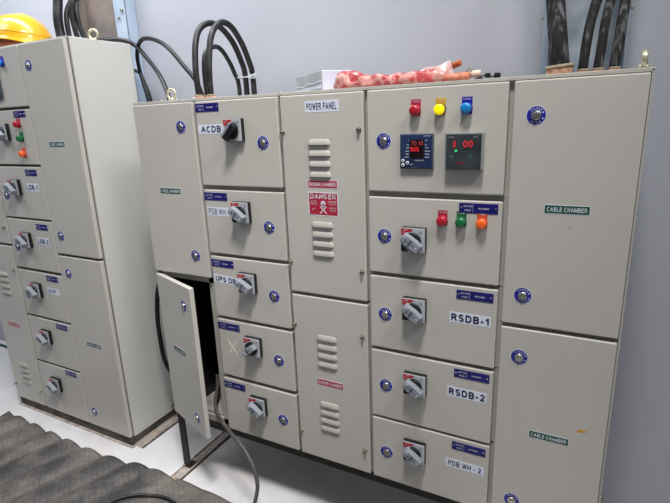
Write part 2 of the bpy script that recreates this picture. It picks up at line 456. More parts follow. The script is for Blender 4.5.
def lamp_mesh(lens, tagc, txt):
    b = MB()
    b.box(-.0135, .0135, -.0010, 0, -.014, .029, tagc)
    b.text(txt, 0, .0235, .0042, 'white', y=-.0014, w=.019, bold=.01)
    b.cyl((0, 0), .0148, -.010, 0, tagc if tagc != 'tagyel' else 'black', seg=30, bev=.001)
    b.cyl((0, 0), .0138, -.019, -.009, lens, seg=30, dome=.005)
    return b.mesh('indicator_lamp')
LAMP = {'r1': lamp_mesh('lampred', 'tagred', 'R PHASE'), 'y': lamp_mesh('lampyel', 'tagyel', 'Y PHASE'), 'b': lamp_mesh('lampblue', 'tagblue', 'B PHASE'),
        'r2': lamp_mesh('lampred', 'tagred', 'ON'), 'g': lamp_mesh('lampgreen', 'taggreen', 'OFF'), 'o': lamp_mesh('lampor', 'tagor', 'TRIP')}

def nameplate_mesh(w=.104):
    b = MB(); h = .0275
    b.box(-w/2, w/2, -.0016, 0, -h/2, h/2, 'blueplate', bev=.0005)
    for sx in (-1, 1): b.cyl((sx*(w/2-.006), .001), .0028, -.003, -.001, 'chrome', seg=12, bev=.0005)
    b.text('Main Three', -w*.27, .0055, .0052, 'white', y=-.0019, w=w*.23, bold=.01)
    b.text('Busbar', -w*.27, -.0055, .0052, 'white', y=-.0019, w=w*.17, bold=.01)
    b.box(-w*.14, -w*.135, -.0019, -.0016, -.011, .011, 'white')
    b.text('INCOMING', w*.14, 0, .0050, 'white', y=-.0019, w=w*.27, bold=.03)
    return b.mesh('nameplate')
PLATE = nameplate_mesh()

def sticker(txt, bg, fg, w, h, th, tw, rot=0, bold=.03, border=None, xo=0):
    b = MB(); b.box(-w/2, w/2, -.0005, 0, -h/2, h/2, bg)
    if border:
        b.box(-w/2+.0015, w/2-.0015, -.0007, 0, -h/2+.0015, h/2-.0015, border)
    if txt: b.text(txt, xo, 0, th, fg, y=-.0011, w=tw, bold=bold)
    if rot:
        for v in b.bm.verts:
            x, z = v.co.x, v.co.z; v.co.x = x*math.cos(rot)-z*math.sin(rot); v.co.z = x*math.sin(rot)+z*math.cos(rot)
    return b.mesh('name_sticker')
CABLECH = sticker('CABLE CHAMBER', 'white', 'white', .106, .0235, .0115, .092, border='green', bold=.02)
BUSBAR = sticker('BUSBAR CHAMBER', 'white', 'white', .106, .0255, .0125, .094, border='redst', bold=.02)

def danger_mesh():
    b = MB(); w, h = .108, .076
    b.box(-w/2, w/2, -.0005, 0, -h/2, h/2, 'white')
    b.box(-w/2+.003, w/2-.003, -.0008, 0, -h/2+.003, h/2-.003, 'redst')
    b.text('DANGER', 0, .0245, .0165, 'white', y=-.0012, w=.093, bold=.035)
    # skull and crossed bones
    b.cyl((0, .002), .0085, -.0013, -.0008, 'white', seg=20)
    b.box(-.0045, .0045, -.0013, -.0008, -.0095, -.002, 'white')
    for s in (-1, 1):
        b.cyl((s*.0033, .0015), .002, -.0016, -.0012, 'redst', seg=10)
        b.box(-.0155, .0155, -.0013, -.0008, -.0200, -.0170, 'white', rot=Matrix.Rotation(s*.75, 3, 'Y'), piv=(0, 0, -.0185))
    b.text('440', -.034, .0085, .005, 'white', y=-.0012, w=.02, bold=.02)
    b.text('VOLTS', -.034, .0005, .0065, 'white', y=-.0012, w=.024, bold=.02)
    b.text('DANGER', .033, .0085, .0055, 'white', y=-.0012, w=.030, bold=.02)
    b.text('440 VOLTS', .034, .0005, .0055, 'white', y=-.0012, w=.026, bold=.02)
    b.text('VOLTS', .034, -.012, .0050, 'white', y=-.0012, w=.024, bold=.02)
    b.text('440', .034, -.020, .0050, 'white', y=-.0012, w=.024, bold=.02)
    b.box(-.042, -.030, -.0012, -.0008, -.0175, -.0160, 'white', rot=Matrix.Rotation(-.5, 3, 'Y'), piv=(-.036, 0, -.017))
    b.text('- - - - - -', -.024, -.029, .0018, 'white', y=-.0012, w=.045, bold=.02)
    b.text('- - - - - -', .028, -.029, .0018, 'white', y=-.0012, w=.045, bold=.02)
    return b.mesh('danger_sign')
DANGER = danger_mesh()

def meter1():
    b = MB(); w = .048
    b.box(-w, w, -.010, 0, -w, w, 'bluegrey', bev=.002)
    b.box(-w+.0025, w-.0025, -.012, -.008, -w+.0025, w-.0025, 'meterblue', bev=.0015)
    b.box(-.018, .022, -.0126, -.011, -.018, .032, 'lcd')
    b.text('70.10', .003, .0225, .012, 'digitdim', y=-.0130, w=.034, sw=.12)
    b.text('505', -.004, .0065, .012, 'digit', y=-.0130, w=.024, sw=.12)
    for z, ws in ((.030, (.001, .006)), (.018, (.006, .005)), (.010, (.007, .009)), (.001, (.010, .014)), (-.007, (.009, .012)), (-.015, (.012, .012))):
        b.box(-.021-ws[0], -.021, -.0127, -.0119, z-.0007, z+.0007, 'white')
        b.box(.026, .026+ws[1], -.0127, -.0119, z-.0007, z+.0007, 'white')
    b.text('METER', .032, .0415, .003, 'white', y=-.0127, w=.019)
    b.text('POWERMETER', .010, -.0245, .0035, 'white', y=-.0127, w=.028)
    b.text('SERIES', -.013, -.035, .003, 'white', y=-.0127, w=.012)
    b.text('---.---.---', -.006, -.0425, .003, 'white', y=-.0127, w=.026)
    for x, z in ((-.038, -.025), (-.038, -.037), (-.025, -.031)):
        b.cyl((x, z), .0048, -.0145, -.011, 'white', seg=16, bev=.001); b.cyl((x, z), .0022, -.0149, -.014, 'bluegrey', seg=10)
    return b.mesh('panel_meter')
def meter2():
    b = MB(); w = .050
    b.box(-w, w, -.022, 0, -w+.001, w-.001, 'meterrim', bev=.002)
    b.box(-w+.004, w-.004, -.0232, -.020, -w+.004, w-.005, 'metergrey', bev=.001)
    b.text('0.', -.022, .020, .017, 'digit', y=-.0240, w=.010, sw=.10)
    b.text('00', .012, .020, .017, 'digit', y=-.0240, w=.024, sw=.10)
    b.text('METER', -.032, .038, .004, 'plategrey', y=-.0240, w=.016)
    b.text('ELR', .031, .038, .004, 'plategrey', y=-.0240, w=.010)
    b.cyl((-.019, .0025), .0035, -.0245, -.023, 'digitg', seg=12)
    b.text('ON DELAY', .003, .0005, .003, 'ggreen', y=-.0240, w=.022)
    for sx in (-1, 1):
        x = -.0065 + sx*.0255
        b.ring((x, -.014), .0035, .0055, -.0238, 'ggreen', seg=18, a0=-.6, a1=PI+.2)
        b.prism([(x+.001, -.018), (x+.006, -.011), (x+.004, -.019)], -.0240, -.0232, 'ggreen')
        b.text('A' if sx < 0 else 'S', x, -.0285, .0055, 'ggreen', y=-.0238)
    b.text('RESET', -.0065, -.0295, .006, 'redst', y=-.0240, w=.018, bold=.02)
    for z, ww in ((-.0385, .07), (-.0225, .018)):
        b.text('- - - - - - - -', 0 if ww > .05 else -.0065, z, .0012, 'plategrey', y=-.0240, w=ww)
    return b.mesh('panel_meter')
MET1, MET2 = meter1(), meter2()

# ------------------------------------------------------------------ panels
T = .019   # door sheet fold depth
def door(panel, x0, x1, z0, z1, label=None):
    b = MB(); w, h = x1-x0, z1-z0
    b.box(0, w, 0, T, 0, h, 'paint', bev=.0035, seg=3)
    for f in b.bm.faces: f.smooth = False
    o = b.build('door', panel, (x0, 0, z0))
    if label: o['label'] = label
    o['x0'] = x0; o['z0'] = z0
    return o
def put(d, me, name, X, Z, label=None, y=0):
    return place(me, name, d, X-d['x0'], Z-d['z0'], y, label)

def enclosure(panel, x0, x1, z0, z1, dep, mullx, cells, openings, top_over=.006):
    """steel body: shell, mullions between columns, blanked cell fronts; opening cells stay hollow"""
    b = MB(); yf = T+.003
    b.box(x0, x0+.003, yf, dep, z0, z1, 'frame')
    b.box(x1-.003, x1, yf, dep, z0, z1, 'frame')
    b.box(x0, x1, yf+.01, dep, z1-.003, z1-.0002, 'frame')
    b.box(x0, x1, dep-.003, dep, z0, z1, 'frame')
    b.box(x0, x1, yf, dep, z0, z0+.003, 'frame')
    # folded rims around the front
    b.box(x0-.0005, x0+.0042, yf-.012, yf+.02, z0, z1-.001, 'frame', bev=.001)
    b.box(x1-.0045, x1+.0005, yf-.012, yf+.02, z0, z1-.001, 'frame', bev=.001)
    b.box(x0-.001, x1+.001, yf-.012, yf+.02, z1-.008, z1+.001, 'frame', bev=.0012)
    for (a, c, e, g) in cells:
        if (a, c, e, g) in openings: continue
        b.box(a-.0065, c+.0065, yf, yf+.004, e-.008, g+.008, 'frame')
    return b.build('enclosure', panel)

# ---- main board
MP = empty('distribution_panel')
tag(MP, 'wide cream switchgear board on black legs, one lower left door hanging open', 'electrical panel')
top = 1.596; bot = .30
A = (.001, .2935); B = (.3065, .648); C = (.659, .945); Dd = (.957, 1.345); E = (1.358, 1.645)
ZB = [(1.308, top), (1.0565, 1.2925), (.8045, 1.0437), (.5524, .7916), (bot, .5367)]
ZD = [(1.310, top), (1.057, 1.2928), (.802, 1.0446), (.547, .790), (bot, .5377)]
ZA = [(.9525, top), (bot, .940)]
cells = [A+z for z in ZA] + [B+z for z in ZB] + [C+z for z in ZA] + [Dd+z for z in ZD] + [E+z for z in ZA]
opn = A+ZA[1]
body = enclosure(MP, -.004, 1.651, .292, 1.606, .33, None, cells, [opn])

# opened cell: lip frame, hollow interior painted black as unlit
b = MB(); yf = T+.003
x0, x1, z0, z1 = A[0], A[1], bot, .94
b.box(x1-.030, x1+.0065, yf, yf+.012, z0-.006, z1+.006, 'frame', bev=.0015)
b.box(x0-.003, x0+.018, yf, yf+.012, z0-.006, z1+.006, 'frame', bev=.0015)
b.box(x0, x1, yf, yf+.012, z1-.016, z1+.010, 'frame', bev=.0015)
b.box(x0, x1, yf, yf+.012, z0-.006, z0+.022, 'frame', bev=.0015)
b.box(x1-.030, x1-.028, yf+.012, .04, z0+.02, z1-.016, 'frame')
b.build('door_frame', MP)
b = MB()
b.box(x0+.001, x0+.003, yf+.012, .32, z0, z1, 'shadeliner')
b.box(x1+.001, x1+.003, yf+.012, .32, z0, z1, 'shadeliner')
b.box(x0, x1, .318, .321, z0, z1, 'shadeliner')
b.box(x0, x1, yf+.012, .32, z1+.002, z1+.004, 'shadeliner')
b.box(x0, x1, yf+.012, .32, z0+.004, z0+.008, 'shadeliner')
b.build('shaded_interior', MP)
b = MB(); b.box(.09, .262, .036, .20, z0+.008, z0+.030, 'sillpaint', bev=.003); b.box(.09, .262, .19, .20, z0+.03, z0+.10, 'sillpaint', bev=.003); b.build('inner_flange', MP)  # pale plate put in where light reaches the cabinet floor

# gasket strips are left in the seams by the geometry gap; base frame and legs
b = MB()
b.box(-.004, 1.651, .012, .05, .262, .292, 'blacksteel', bev=.002)
b.box(-.004, 1.651, .292, .33, .262, .292, 'blacksteel', bev=.002)
for x in (-.004, .62, 1.25, 1.613): b.box(x, x+.038, .03, .31, .264, .290, 'blacksteel')
b.build('base_frame', MP)
for i, (x, y) in enumerate(((-.003, .0), (1.611, .0), (-.003, .295), (1.611, .295))):
    b = MB(); y = y+.014 if y < .1 else y
    b.box(x, x+.036, y, y+.005, 0, .264, 'blacksteel', bev=.001)
    b.box(x, x+.005, y, y+.036, 0, .264, 'blacksteel', bev=.001)
    b.box(x-.006, x+.042, y-.006, y+.042, 0, .006, 'blacksteel', bev=.001)
    b.build('leg', MP)

hing = 'plain'
# column A
d = door(MP, *A, *ZA[0]); put(d, LOCK, 'lock', .232, 1.513); put(d, LOCK, 'lock', .232, 1.036)
put(d, CABLECH, 'name_sticker', .141, 1.281, 'green sticker reading CABLE CHAMBER')
d = door(MP, *A, *ZA[1], label='narrow door standing ajar')
put(d, LOCK, 'lock', .232, .858); put(d, LOCK, 'lock', .232, .372)
put(d, CABLECH, 'name_sticker', .141, .640, 'green sticker reading CABLE CHAMBER')
d.rotation_euler.z = -math.radians(19.8)
# column B
nb = sticker('ACDB', 'offwhite', 'navy', .115, .031, .0215, .088, bold=.03)
PDB1 = sticker('PDB WH - 1', 'offwhite', 'navy', .118, .031, .0215, .106, bold=.0)
UPS = sticker('UPS DB', 'offwhite', 'navy', .112, .031, .0200, .094, rot=-.05, bold=.03)
doorsB = [door(MP, *B, *z) for z in ZB]
hk = ['black', 'back', 'left', 'fwd', 'back']
for i, (d, zh, zl, zp) in enumerate(zip(doorsB, (1.498, 1.220, .960, .708, .455), (1.454, 1.171, .921, .668, .418), (1.575, 1.269, 1.018, .765, .510))):
    put(d, HAND[hk[i]], 'rotary_handle', .477, zh, 'rotary handle with black grip' if i == 0 else None)
    put(d, LOCK, 'lock', .5845, zl)
    put(d, PLATE, 'nameplate', .360, zp)
put(doorsB[0], nb, 'name_sticker', .370, 1.503, 'white sticker reading ACDB')
put(doorsB[1], PDB1, 'name_sticker', .375, 1.2145, 'white sticker reading PDB WH')
put(doorsB[2], UPS, 'name_sticker', .369, .956, 'white sticker reading UPS DB')
b = MB()
for s in (-1, 1): b.box(-.0018, .0018, -.0006, 0, -.034, .034, 'chalk', rot=Matrix.Rotation(s*.62, 3, 'Y'), piv=(0, 0, 0))
put(doorsB[3], b.mesh('chalk_mark'), 'chalk_mark', .370, .680, 'chalked X')
# column C
d1 = door(MP, *C, *ZA[0]); d2 = door(MP, *C, *ZA[1])
PP = sticker('POWER PANEL', 'offwhite', 'navy', .116, .033, .0205, .104, bold=.02)
put(d1, PP, 'name_sticker', .808, 1.560, 'white sticker reading POWER PANEL')
for z in (1.455, 1.4215, 1.3895, 1.3565): put(d1, LOUVRE, 'louvre', .7935, z)
for z in (1.196, 1.164, 1.132, 1.100): put(d1, LOUVRE, 'louvre', .7930, z)
put(d1, BUSBAR, 'name_sticker', .800, 1.325, 'red sticker reading BUSBAR CHAMBER')
put(d1, DANGER, 'warning_sticker', .800, 1.262, 'red DANGER sticker with skull and crossed bones')
for x, z in ((.665, 1.487), (.931, 1.489), (.665, 1.058), (.931, 1.052)): put(d1, SCREW, 'screw', x, z)
for z in (.797, .7635, .730, .697): put(d2, LOUVRE, 'louvre', .7905, z)
for z in (.537, .5045, .472, .440): put(d2, LOUVRE, 'louvre', .790, z)
put(d2, BUSBAR, 'name_sticker', .797, .622, 'red sticker reading BUSBAR CHAMBER')
for x, z in ((.665, .830), (.927, .827), (.665, .397), (.927, .393)): put(d2, SCREW, 'screw', x, z)
# column D
dD = [door(MP, *Dd, *z) for z in ZD]
for d, z in zip(dD, (1.455, 1.174, .920, .668, .412)): put(d, LOCK, 'lock', 1.008, z)
for d, z, x in zip(dD[1:], (1.173, .955, .702, .453), (1.103, 1.106, 1.110, 1.110)): put(d, HAND['back'], 'rotary_handle', x, z)
put(dD[0], MET1, 'panel_meter', 1.109, 1.426, 'navy digital meter with red readout'); put(dD[0], MET2, 'panel_meter', 1.242, 1.426, 'smoked grey relay with clear cover')
for k, x, l in (('r1', 1.104, 'red'), ('y', 1.173, 'lit yellow'), ('b', 1.243, 'blue')): put(dD[0], LAMP[k], 'indicator_lamp', x, 1.536, l+' indicator lamp')
for k, x, l in (('r2', 1.185, 'red'), ('g', 1.238, 'green'), ('o', 1.294, 'orange')): put(dD[1], LAMP[k], 'indicator_lamp', x, 1.2335, l+' indicator lamp')
for d, z in zip(dD[1:], (1.2725, 1.019, .766, .511)): put(d, PLATE, 'nameplate', 1.2825, z)
R1 = sticker('RSDB-1', 'offwhite', 'navy', .118, .034, .0235, .108, bold=.04)
R2 = sticker('RSDB-2', 'offwhite', 'navy', .118, .034, .0235, .108, bold=.04, rot=.0)
P2 = sticker('PDB WH - 2', 'offwhite', 'navy', .119, .031, .0195, .103, bold=.02)
put(dD[2], R1, 'name_sticker', 1.271, .946, 'white sticker reading RSDB-1')
put(dD[3], R2, 'name_sticker', 1.270, .700, 'white sticker reading RSDB-2')
put(dD[4], P2, 'name_sticker', 1.272, .443, 'white sticker reading PDB WH - 2')
# column E
d1 = door(MP, *E, *ZA[0]); d2 = door(MP, *E, *ZA[1])
put(d1, LOCK, 'lock', 1.413, 1.512); put(d1, LOCK, 'lock', 1.410, 1.039); put(d1, CABLECH, 'name_sticker', 1.500, 1.280, 'green sticker reading CABLE CHAMBER')
put(d2, LOCK, 'lock', 1.412, .855); put(d2, LOCK, 'lock', 1.418, .373); put(d2, CABLECH, 'name_sticker', 1.505, .619, 'green sticker reading CABLE CHAMBER')
b = MB(); b.prism([(-.012, -.005), (-.004, -.005), (.016, .002), (.002, .004), (-.010, .002)], -.0004, 0, 'smear'); put(d2, b.mesh('paint_smear'), 'paint_smear', 1.587, .665, 'small orange paint smear')
# hinge side bolt + top fittings
def eyebolt(panel, x, y, z, rz=0, R=.017, r=.0048):
    b = MB(); seg, rs = 28, 10; i = b.mi('eye'); G = []
    for j in range(seg):
        a = 2*PI*j/seg; row = []
        for k in range(rs):
            t = 2*PI*k/rs; q = R+r*math.cos(t)
            X, Y, Z = q*math.cos(a), r*math.sin(t), q*math.sin(a)+R+r+.002
            row.append(b.bm.verts.new((X*math.cos(rz)-Y*math.sin(rz), X*math.sin(rz)+Y*math.cos(rz), Z)))
        G.append(row)
    for j in range(seg):
        for k in range(rs):
            f = b.bm.faces.new([G[j][k], G[(j+1) % seg][k], G[(j+1) % seg][(k+1) % rs], G[j][(k+1) % rs]]); f.smooth = True; f.material_index = i
    b.cyl((0, 0), .012, 0, .010, 'eye', axis='Z', seg=20, bev=.001)
    return b.build('eyebolt', panel, (x, y, z))
eyebolt(MP, .160, .045, 1.606, .15)
eyebolt(MP, 1.631, .045, 1.606, PI/2-.055, .0125, .0075)
# small bolt heads along the top edge
for x in (.10, .175, .26, .635):
    b = MB(); b.cyl((0, 0), .007, 0, .007, 'zinc', axis='Z', seg=6, bev=.001); b.build('top_bolt', MP, (x, .05, 1.606))
b = MB(); b.cyl((0, 0), .007, 0, .016, 'zinc', axis='X', seg=6); b.build('side_bolt', MP, (1.651, .12, .375))

# ---- left board
LP = empty('distribution_panel', (-.3335, 0, 0))
tag(LP, 'tall narrow cream switchgear board with its plain side showing, yellow hard hat on top', 'electrical panel')
ox = -.3335
LW = empty('tmp')
def ldoor(x0, x1, z0, z1):
    b = MB(); w, h = x1-x0, z1-z0
    b.box(0, w, 0, T, 0, h, 'paint', bev=.0035, seg=3)
    o = b.build('door', LP, (x0-ox, 0, z0)); o['x0'] = x0; o['z0'] = z0
    return o
bpy.data.objects.remove(LW)
F = (-1.262, -1.003); G = (-.990, -.6405); Hh = (-.6350, -.3365)
ltop, lbot = 1.869, .054
ZG = [(1.623, ltop), (1.3717, 1.611), (1.1195, 1.361), (.8623, 1.1095), (.6077, .8474), (.3457, .5953), (lbot, .3339)]
ZH = [(.9639, ltop), (lbot, .9515)]
ZF = [(.975, ltop), (lbot, .9625)]
cells = [F+z for z in ZF] + [G+z for z in ZG] + [Hh+z for z in ZH]
class _O: pass
b = MB(); yf = T+.003; X0, X1, Z0, Z1, dep = -1.268-ox, 0.0, .048, 1.876, .325
b.box(X0, X1, yf+.005, dep, Z0, Z1, 'sidelit', bev=.002)
b.box(X0+.006, X1-.007, .0185, yf+.006, Z0+.004, Z1-.005, 'dot')  # dark core, deepens the shade in the door seams by colour
b.box(X0+.004, X1-.004, yf-.012, yf+.006, Z1-.006, Z1-.001, 'frame', bev=.001)
b.build('enclosure', LP)
b = MB()
b.box(X0+.01, X1-.004, .008, .30, 0.004, .048, 'plinth', bev=.002)
b.box(X0, X1+.006, -.004, .315, 0, .005, 'channel')
b.build('plinth', LP)
dF = [ldoor(*F, *z) for z in ZF]; dG = [ldoor(*G, *z) for z in ZG]; dH = [ldoor(*Hh, *z) for z in ZH]
put(dH[0], LOCK, 'lock', -.583, 1.783); put(dH[0], LOCK, 'lock', -.582, 1.050); put(dH[0], CABLECH, 'name_sticker', -.490, 1.459, 'green sticker reading CABLE CHAMBER')
put(dH[1], LOCK, 'lock', -.578, .870); put(dH[1], LOCK, 'lock', -.577, .137); put(dH[1], CABLECH, 'name_sticker', -.486, .521, 'green sticker reading CABLE CHAMBER')
put(dG[0], MET1, 'panel_meter', -.852, 1.710, 'navy digital meter')
for k, x in (('r1', -.905), ('y', -.835), ('b', -.765)): put(dG[0], LAMP[k], 'indicator_lamp', x, 1.806)
NPS = nameplate_mesh(.085)
for d, z in zip(dG[1:], (1.592, 1.335, 1.081, .826, .574, .318)): put(d, NPS, 'nameplate', -.715, z)
for d, z in zip(dG[1:], (1.518, 1.266, 1.012, .755, .502, .230)): put(d, HAND['back'], 'rotary_handle', -.848, z)
for d, z in zip(dG[1:5], (1.47, 1.225, .969, .72)): put(d, LOCK, 'lock', -.944, z)
for k, x, z in (('r2', -.733, 1.549), ('g', -.730, 1.488), ('o', -.733, 1.420)): put(dG[1], LAMP[k], 'indicator_lamp', x, z)
put(dG[2], sticker('LDB-1', 'offwhite', 'navy', .094, .036, .023, .084, bold=.04), 'name_sticker', -.726, 1.268, 'white sticker reading LDB-1')
put(dG[3], sticker('LDB-2', 'offwhite', 'navy', .090, .034, .023, .082, bold=.04), 'name_sticker', -.726, 1.012, 'white sticker reading LDB-2')
put(dG[4], sticker('GB IPF', 'offwhite', 'navy', .092, .032, .021, .060, bold=.0, xo=-.010), 'name_sticker', -.722, .761, 'white name sticker')
for z in (.807, .775, .740, .705): put(dF[1], LOUVRE, 'louvre', -1.132, z)
for z in (.282, .248, .214, .180): put(dF[1], LOUVRE, 'louvre', -1.132, z)
put(dF[1], BUSBAR, 'name_sticker', -1.138, .517, 'red sticker reading BUSBAR CHAMBER')
for z in (1.62, 1.59, 1.56, 1.53): put(dF[0], LOUVRE, 'louvre', -1.132, z)
for d, x, z in ((dF[0], -1.028, 1.061), (dF[1], -1.024, .837), (dF[1], -1.246, .139), (dF[1], -1.016, .146), (dF[1], -1.246, .83)): put(d, SCREW, 'screw', x, z)
eyebolt(LP, -.012, .15, 1.871, .45, .0185, .005)
b = MB(); b.cyl((.27, .085), .008, .0, .012, 'zinc', axis='X', seg=10); b.box(0, .006, .262, .30, .06, .10, 'frame', bev=.001); b.build('side_bolt', LP)
# ------------------------------------------------------------------ glands on top of the panels (parts)
def gland(panel, x, y, z, r, h=.022, blk=False):
    b = MB()
    if blk:
        b.box(-r*1.1, r*1.1, -r, r, 0, h, 'gland', bev=.002)
        b.box(-r*1.2, r*1.2, -r*1.1, r*1.1, h, h+.008, 'glandtan', bev=.003, rot=Matrix.Rotation(-.08, 3, 'Y'), piv=(0, 0, h))
    else:
        b.cyl((0, 0), r, 0, h, 'gland', axis='Z', seg=8, bev=.002)
        b.cyl((0, 0), r*.86, h, h+.006, 'glandtan', axis='Z', seg=20, bev=.002)
    return b.build('cable_gland', panel, (x, y, z))
gland(MP, 1.444, .2, 1.606, .029, .026, True)
for x in (1.501, 1.537, 1.575): gland(MP, x, .2, 1.606, .0165, .014)
gland(MP, .262, .14, 1.606, .018, .014); gland(MP, .222, .12, 1.606, .018, .014); gland(MP, .208, .18, 1.606, .016, .014)

# ------------------------------------------------------------------ cables
def cable(pts, r, m, label, group=None, name='power_cable', seg=14):
    b = MB(); b.tube(pts, r, m, seg=seg); o = b.build(name)
    return tag(o, label, 'cable', group)
g1 = 'black cables looping from the glands down behind the wide board'
cable([(.262, .14, 1.622), (.266, .14, 1.716), (.267, .16, 1.813), (.263, .2, 1.866), (.268, .24, 1.886), (.276, .28, 1.872), (.278, .33, 1.822), (.276, .37, 1.76), (.276, .39, 1.702), (.276, .39, 1.56), (.276, .39, 1.4), (.276, .39, .012)], .0112, 'cable', 'tall black cable arching over, right one of the looped pair', g1)
cable([(.222, .12, 1.622), (.219, .12, 1.711), (.212, .14, 1.802), (.204, .18, 1.862), (.213, .23, 1.888), (.224, .28, 1.876), (.234, .33, 1.83), (.237, .37, 1.765), (.238, .39, 1.704), (.238, .39, 1.56), (.238, .39, 1.4), (.238, .39, .012)], .0112, 'cable', 'tall black cable arching over, left one of the looped pair', g1)
cable([(.208, .18, 1.622), (.206, .18, 1.704), (.206, .19, 1.768), (.212, .22, 1.798), (.210, .26, 1.808), (.205, .30, 1.795), (.203, .34, 1.756), (.200, .37, 1.715), (.200, .39, 1.675), (.200, .39, 1.56), (.200, .39, 1.4), (.200, .39, .012)], .0088, 'cable', 'shorter black cable arching beneath the tall looped pair', g1)
cable([(-.315, .40, .012), (-.315, .40, 1.0), (-.315, .40, 1.35), (-.335, .40, 1.633), (-.368, .395, 1.745), (-.352, .37, 1.82), (-.31, .345, 1.868), (-.233, .31, 1.886), (-.123, .27, 1.867), (-.017, .23, 1.824), (.07, .21, 1.753), (.148, .195, 1.68), (.182, .19, 1.61)], .0088, 'cableclean', 'thin black cable arching from the gap between the boards to the glands')
cable([(-.42, .20, 1.883), (-.408, .25, 1.892), (-.38, .30, 1.897), (-.330, .34, 1.876), (-.244, .33, 1.806), (-.12, .27, 1.724), (-.045, .225, 1.655), (-.01, .20, 1.612)], .0095, 'cableclean', 'thin black cable running off the left board roof down to the wide board')
cable([(-.32, .39, .012), (-.31, .385, 1.2), (-.315, .375, 1.53), (-.327, .38, 1.634), (-.350, .385, 1.707), (-.372, .39, 1.760), (-.42, .395, 1.77), (-.47, .395, 1.70), (-.49, .395, 1.5)], .008, 'cableclean', 'black cable hugging the rear corner of the left board')
cable([(-.06, .24, 1.05), (-.12, .19, .92), (-.172, .16, .82), (-.196, .15, .70), (-.205, .15, .56), (-.185, .15, .41), (-.13, .19, .28), (-.10, .22, .15), (-.09, .25, .012)], .0105, 'cableclean', 'black cable hanging in the gap behind the open door')
g2 = 'cables entering the roof of the left board'
cable([(-.506, .12, 1.877), (-.514, .12, 1.928), (-.512, .12, 1.975), (-.514, .13, 2.023), (-.515, .14, 2.066), (-.525, .16, 2.121), (-.54, .2, 2.4)], .0190, 'cable', 'thickest dusty cable rising from the left board, nearest the hard hat', g2)
cable([(-.484, .14, 1.877), (-.487, .14, 1.951), (-.489, .15, 2.0), (-.483, .17, 2.039), (-.475, .2, 2.08), (-.46, .25, 2.3)], .0105, 'cable', 'slimmer cable right beside the thickest one on the left board', g2)
cable([(-.469, .17, 1.877), (-.473, .16, 1.953), (-.472, .16, 1.999), (-.469, .17, 2.047), (-.488, .2, 2.091), (-.50, .25, 2.3)], .0105, 'cable', 'middle slim cable on the left board roof', g2)
cable([(-.450, .19, 1.877), (-.461, .18, 1.94), (-.467, .18, 1.992), (-.485, .2, 2.053), (-.500, .24, 2.096), (-.51, .3, 2.3)], .0105, 'cable', 'slim cable nearest the eyebolt on the left board', g2)
g3 = 'thick cables dropping into the right end of the wide board'
cable([(1.444, .2, 1.634), (1.436, .2, 1.693), (1.426, .22, 1.752), (1.418, .24, 1.804), (1.413, .25, 1.851), (1.40, .27, 2.1)], .0245, 'cabledust', 'thickest scuffed cable dropping into the square brown gland', g3)
cable([(1.500, .2, 1.624), (1.503, .21, 1.687), (1.508, .23, 1.744), (1.516, .26, 1.795), (1.521, .28, 1.834), (1.54, .33, 2.1)], .0128, 'cabledust', 'black cable second from the left in the galvanised tray', g3)
cable([(1.536, .2, 1.624), (1.540, .21, 1.684), (1.543, .23, 1.740), (1.549, .26, 1.791), (1.553, .28, 1.830), (1.57, .33, 2.1)], .0118, 'cabledust', 'black cable between its two neighbours in the galvanised tray', g3)
cable([(1.574, .2, 1.624), (1.578, .21, 1.68), (1.581, .23, 1.736), (1.584, .26, 1.786), (1.584, .28, 1.825), (1.59, .33, 2.1)], .0128, 'cabledust', 'rightmost black cable in the galvanised tray', g3)
cable([(.12, .16, .42), (.17, .10, .395), (.205, .045, .385), (.262, -.012, .362), (.352, -.05, .332), (.437, -.08, .308), (.496, -.1, .261), (.529, -.12, .208), (.534, -.14, .158), (.52, -.18, .08), (.47, -.26, .04), (.38, -.42, .035), (.2, -.7, .035)], .0075, 'cablegrey', 'grey cable trailing out of the open cabinet towards the mat')

def matz(x, y):
    ph = (x+.929-.22*(y+.12))
    a = .0125 if x < -.25 else .0125*max(.15, 1-(x+.25)*2.0)
    w = .5+.5*math.cos(2*PI*ph/.152+.35*math.sin(3.1*y))
    fade = .35+.65*math.exp(-max(0, -y-.15)/.30)
    z = .006 + 1.9*a*fade*abs(math.cos(PI*ph/.148+.35*noise.noise(Vector((x*2.2, y*3.5, 0)))))**.9
    if x > -.35: z += .016*math.exp(-((x+.10-.3*(y+.1))/.13)**2)
    z += .010*noise.noise(Vector((x*4, y*4, 1.7)))+.005
    return max(.004, z)
cable([(x, y+.013, matz(x, y+.013)+.010) for x, y in ((-.08, -.72), (-.085, -.52), (-.09, -.42), (-.085, -.35), (-.060, -.295), (-.02, -.252), (.03, -.222), (.09, -.205), (.15, -.205), (.20, -.228), (.24, -.29), (.26, -.42), (.26, -.60))], .0062, 'cable', 'dusty black cable curving across the rubber mat', seg=10)
# dust-tan tape bits on that cable are part of its material

b = MB()
b.box(-.040, .050, -.0155, .0155, -.0025, .0025, 'tie', bev=.002)
b.box(.030, .062, -.024, -.010, -.009, .008, 'tie', bev=.003)
b.tube([(.04, -.02, -.002), (.062, -.03, .006), (.07, -.02, .012)], .002, 'tie', seg=6)
tag(b.build('cable_tie', None, (.238, .39, 1.700)), 'white tie strapped round the looped cables behind the wide board', 'cable tie')

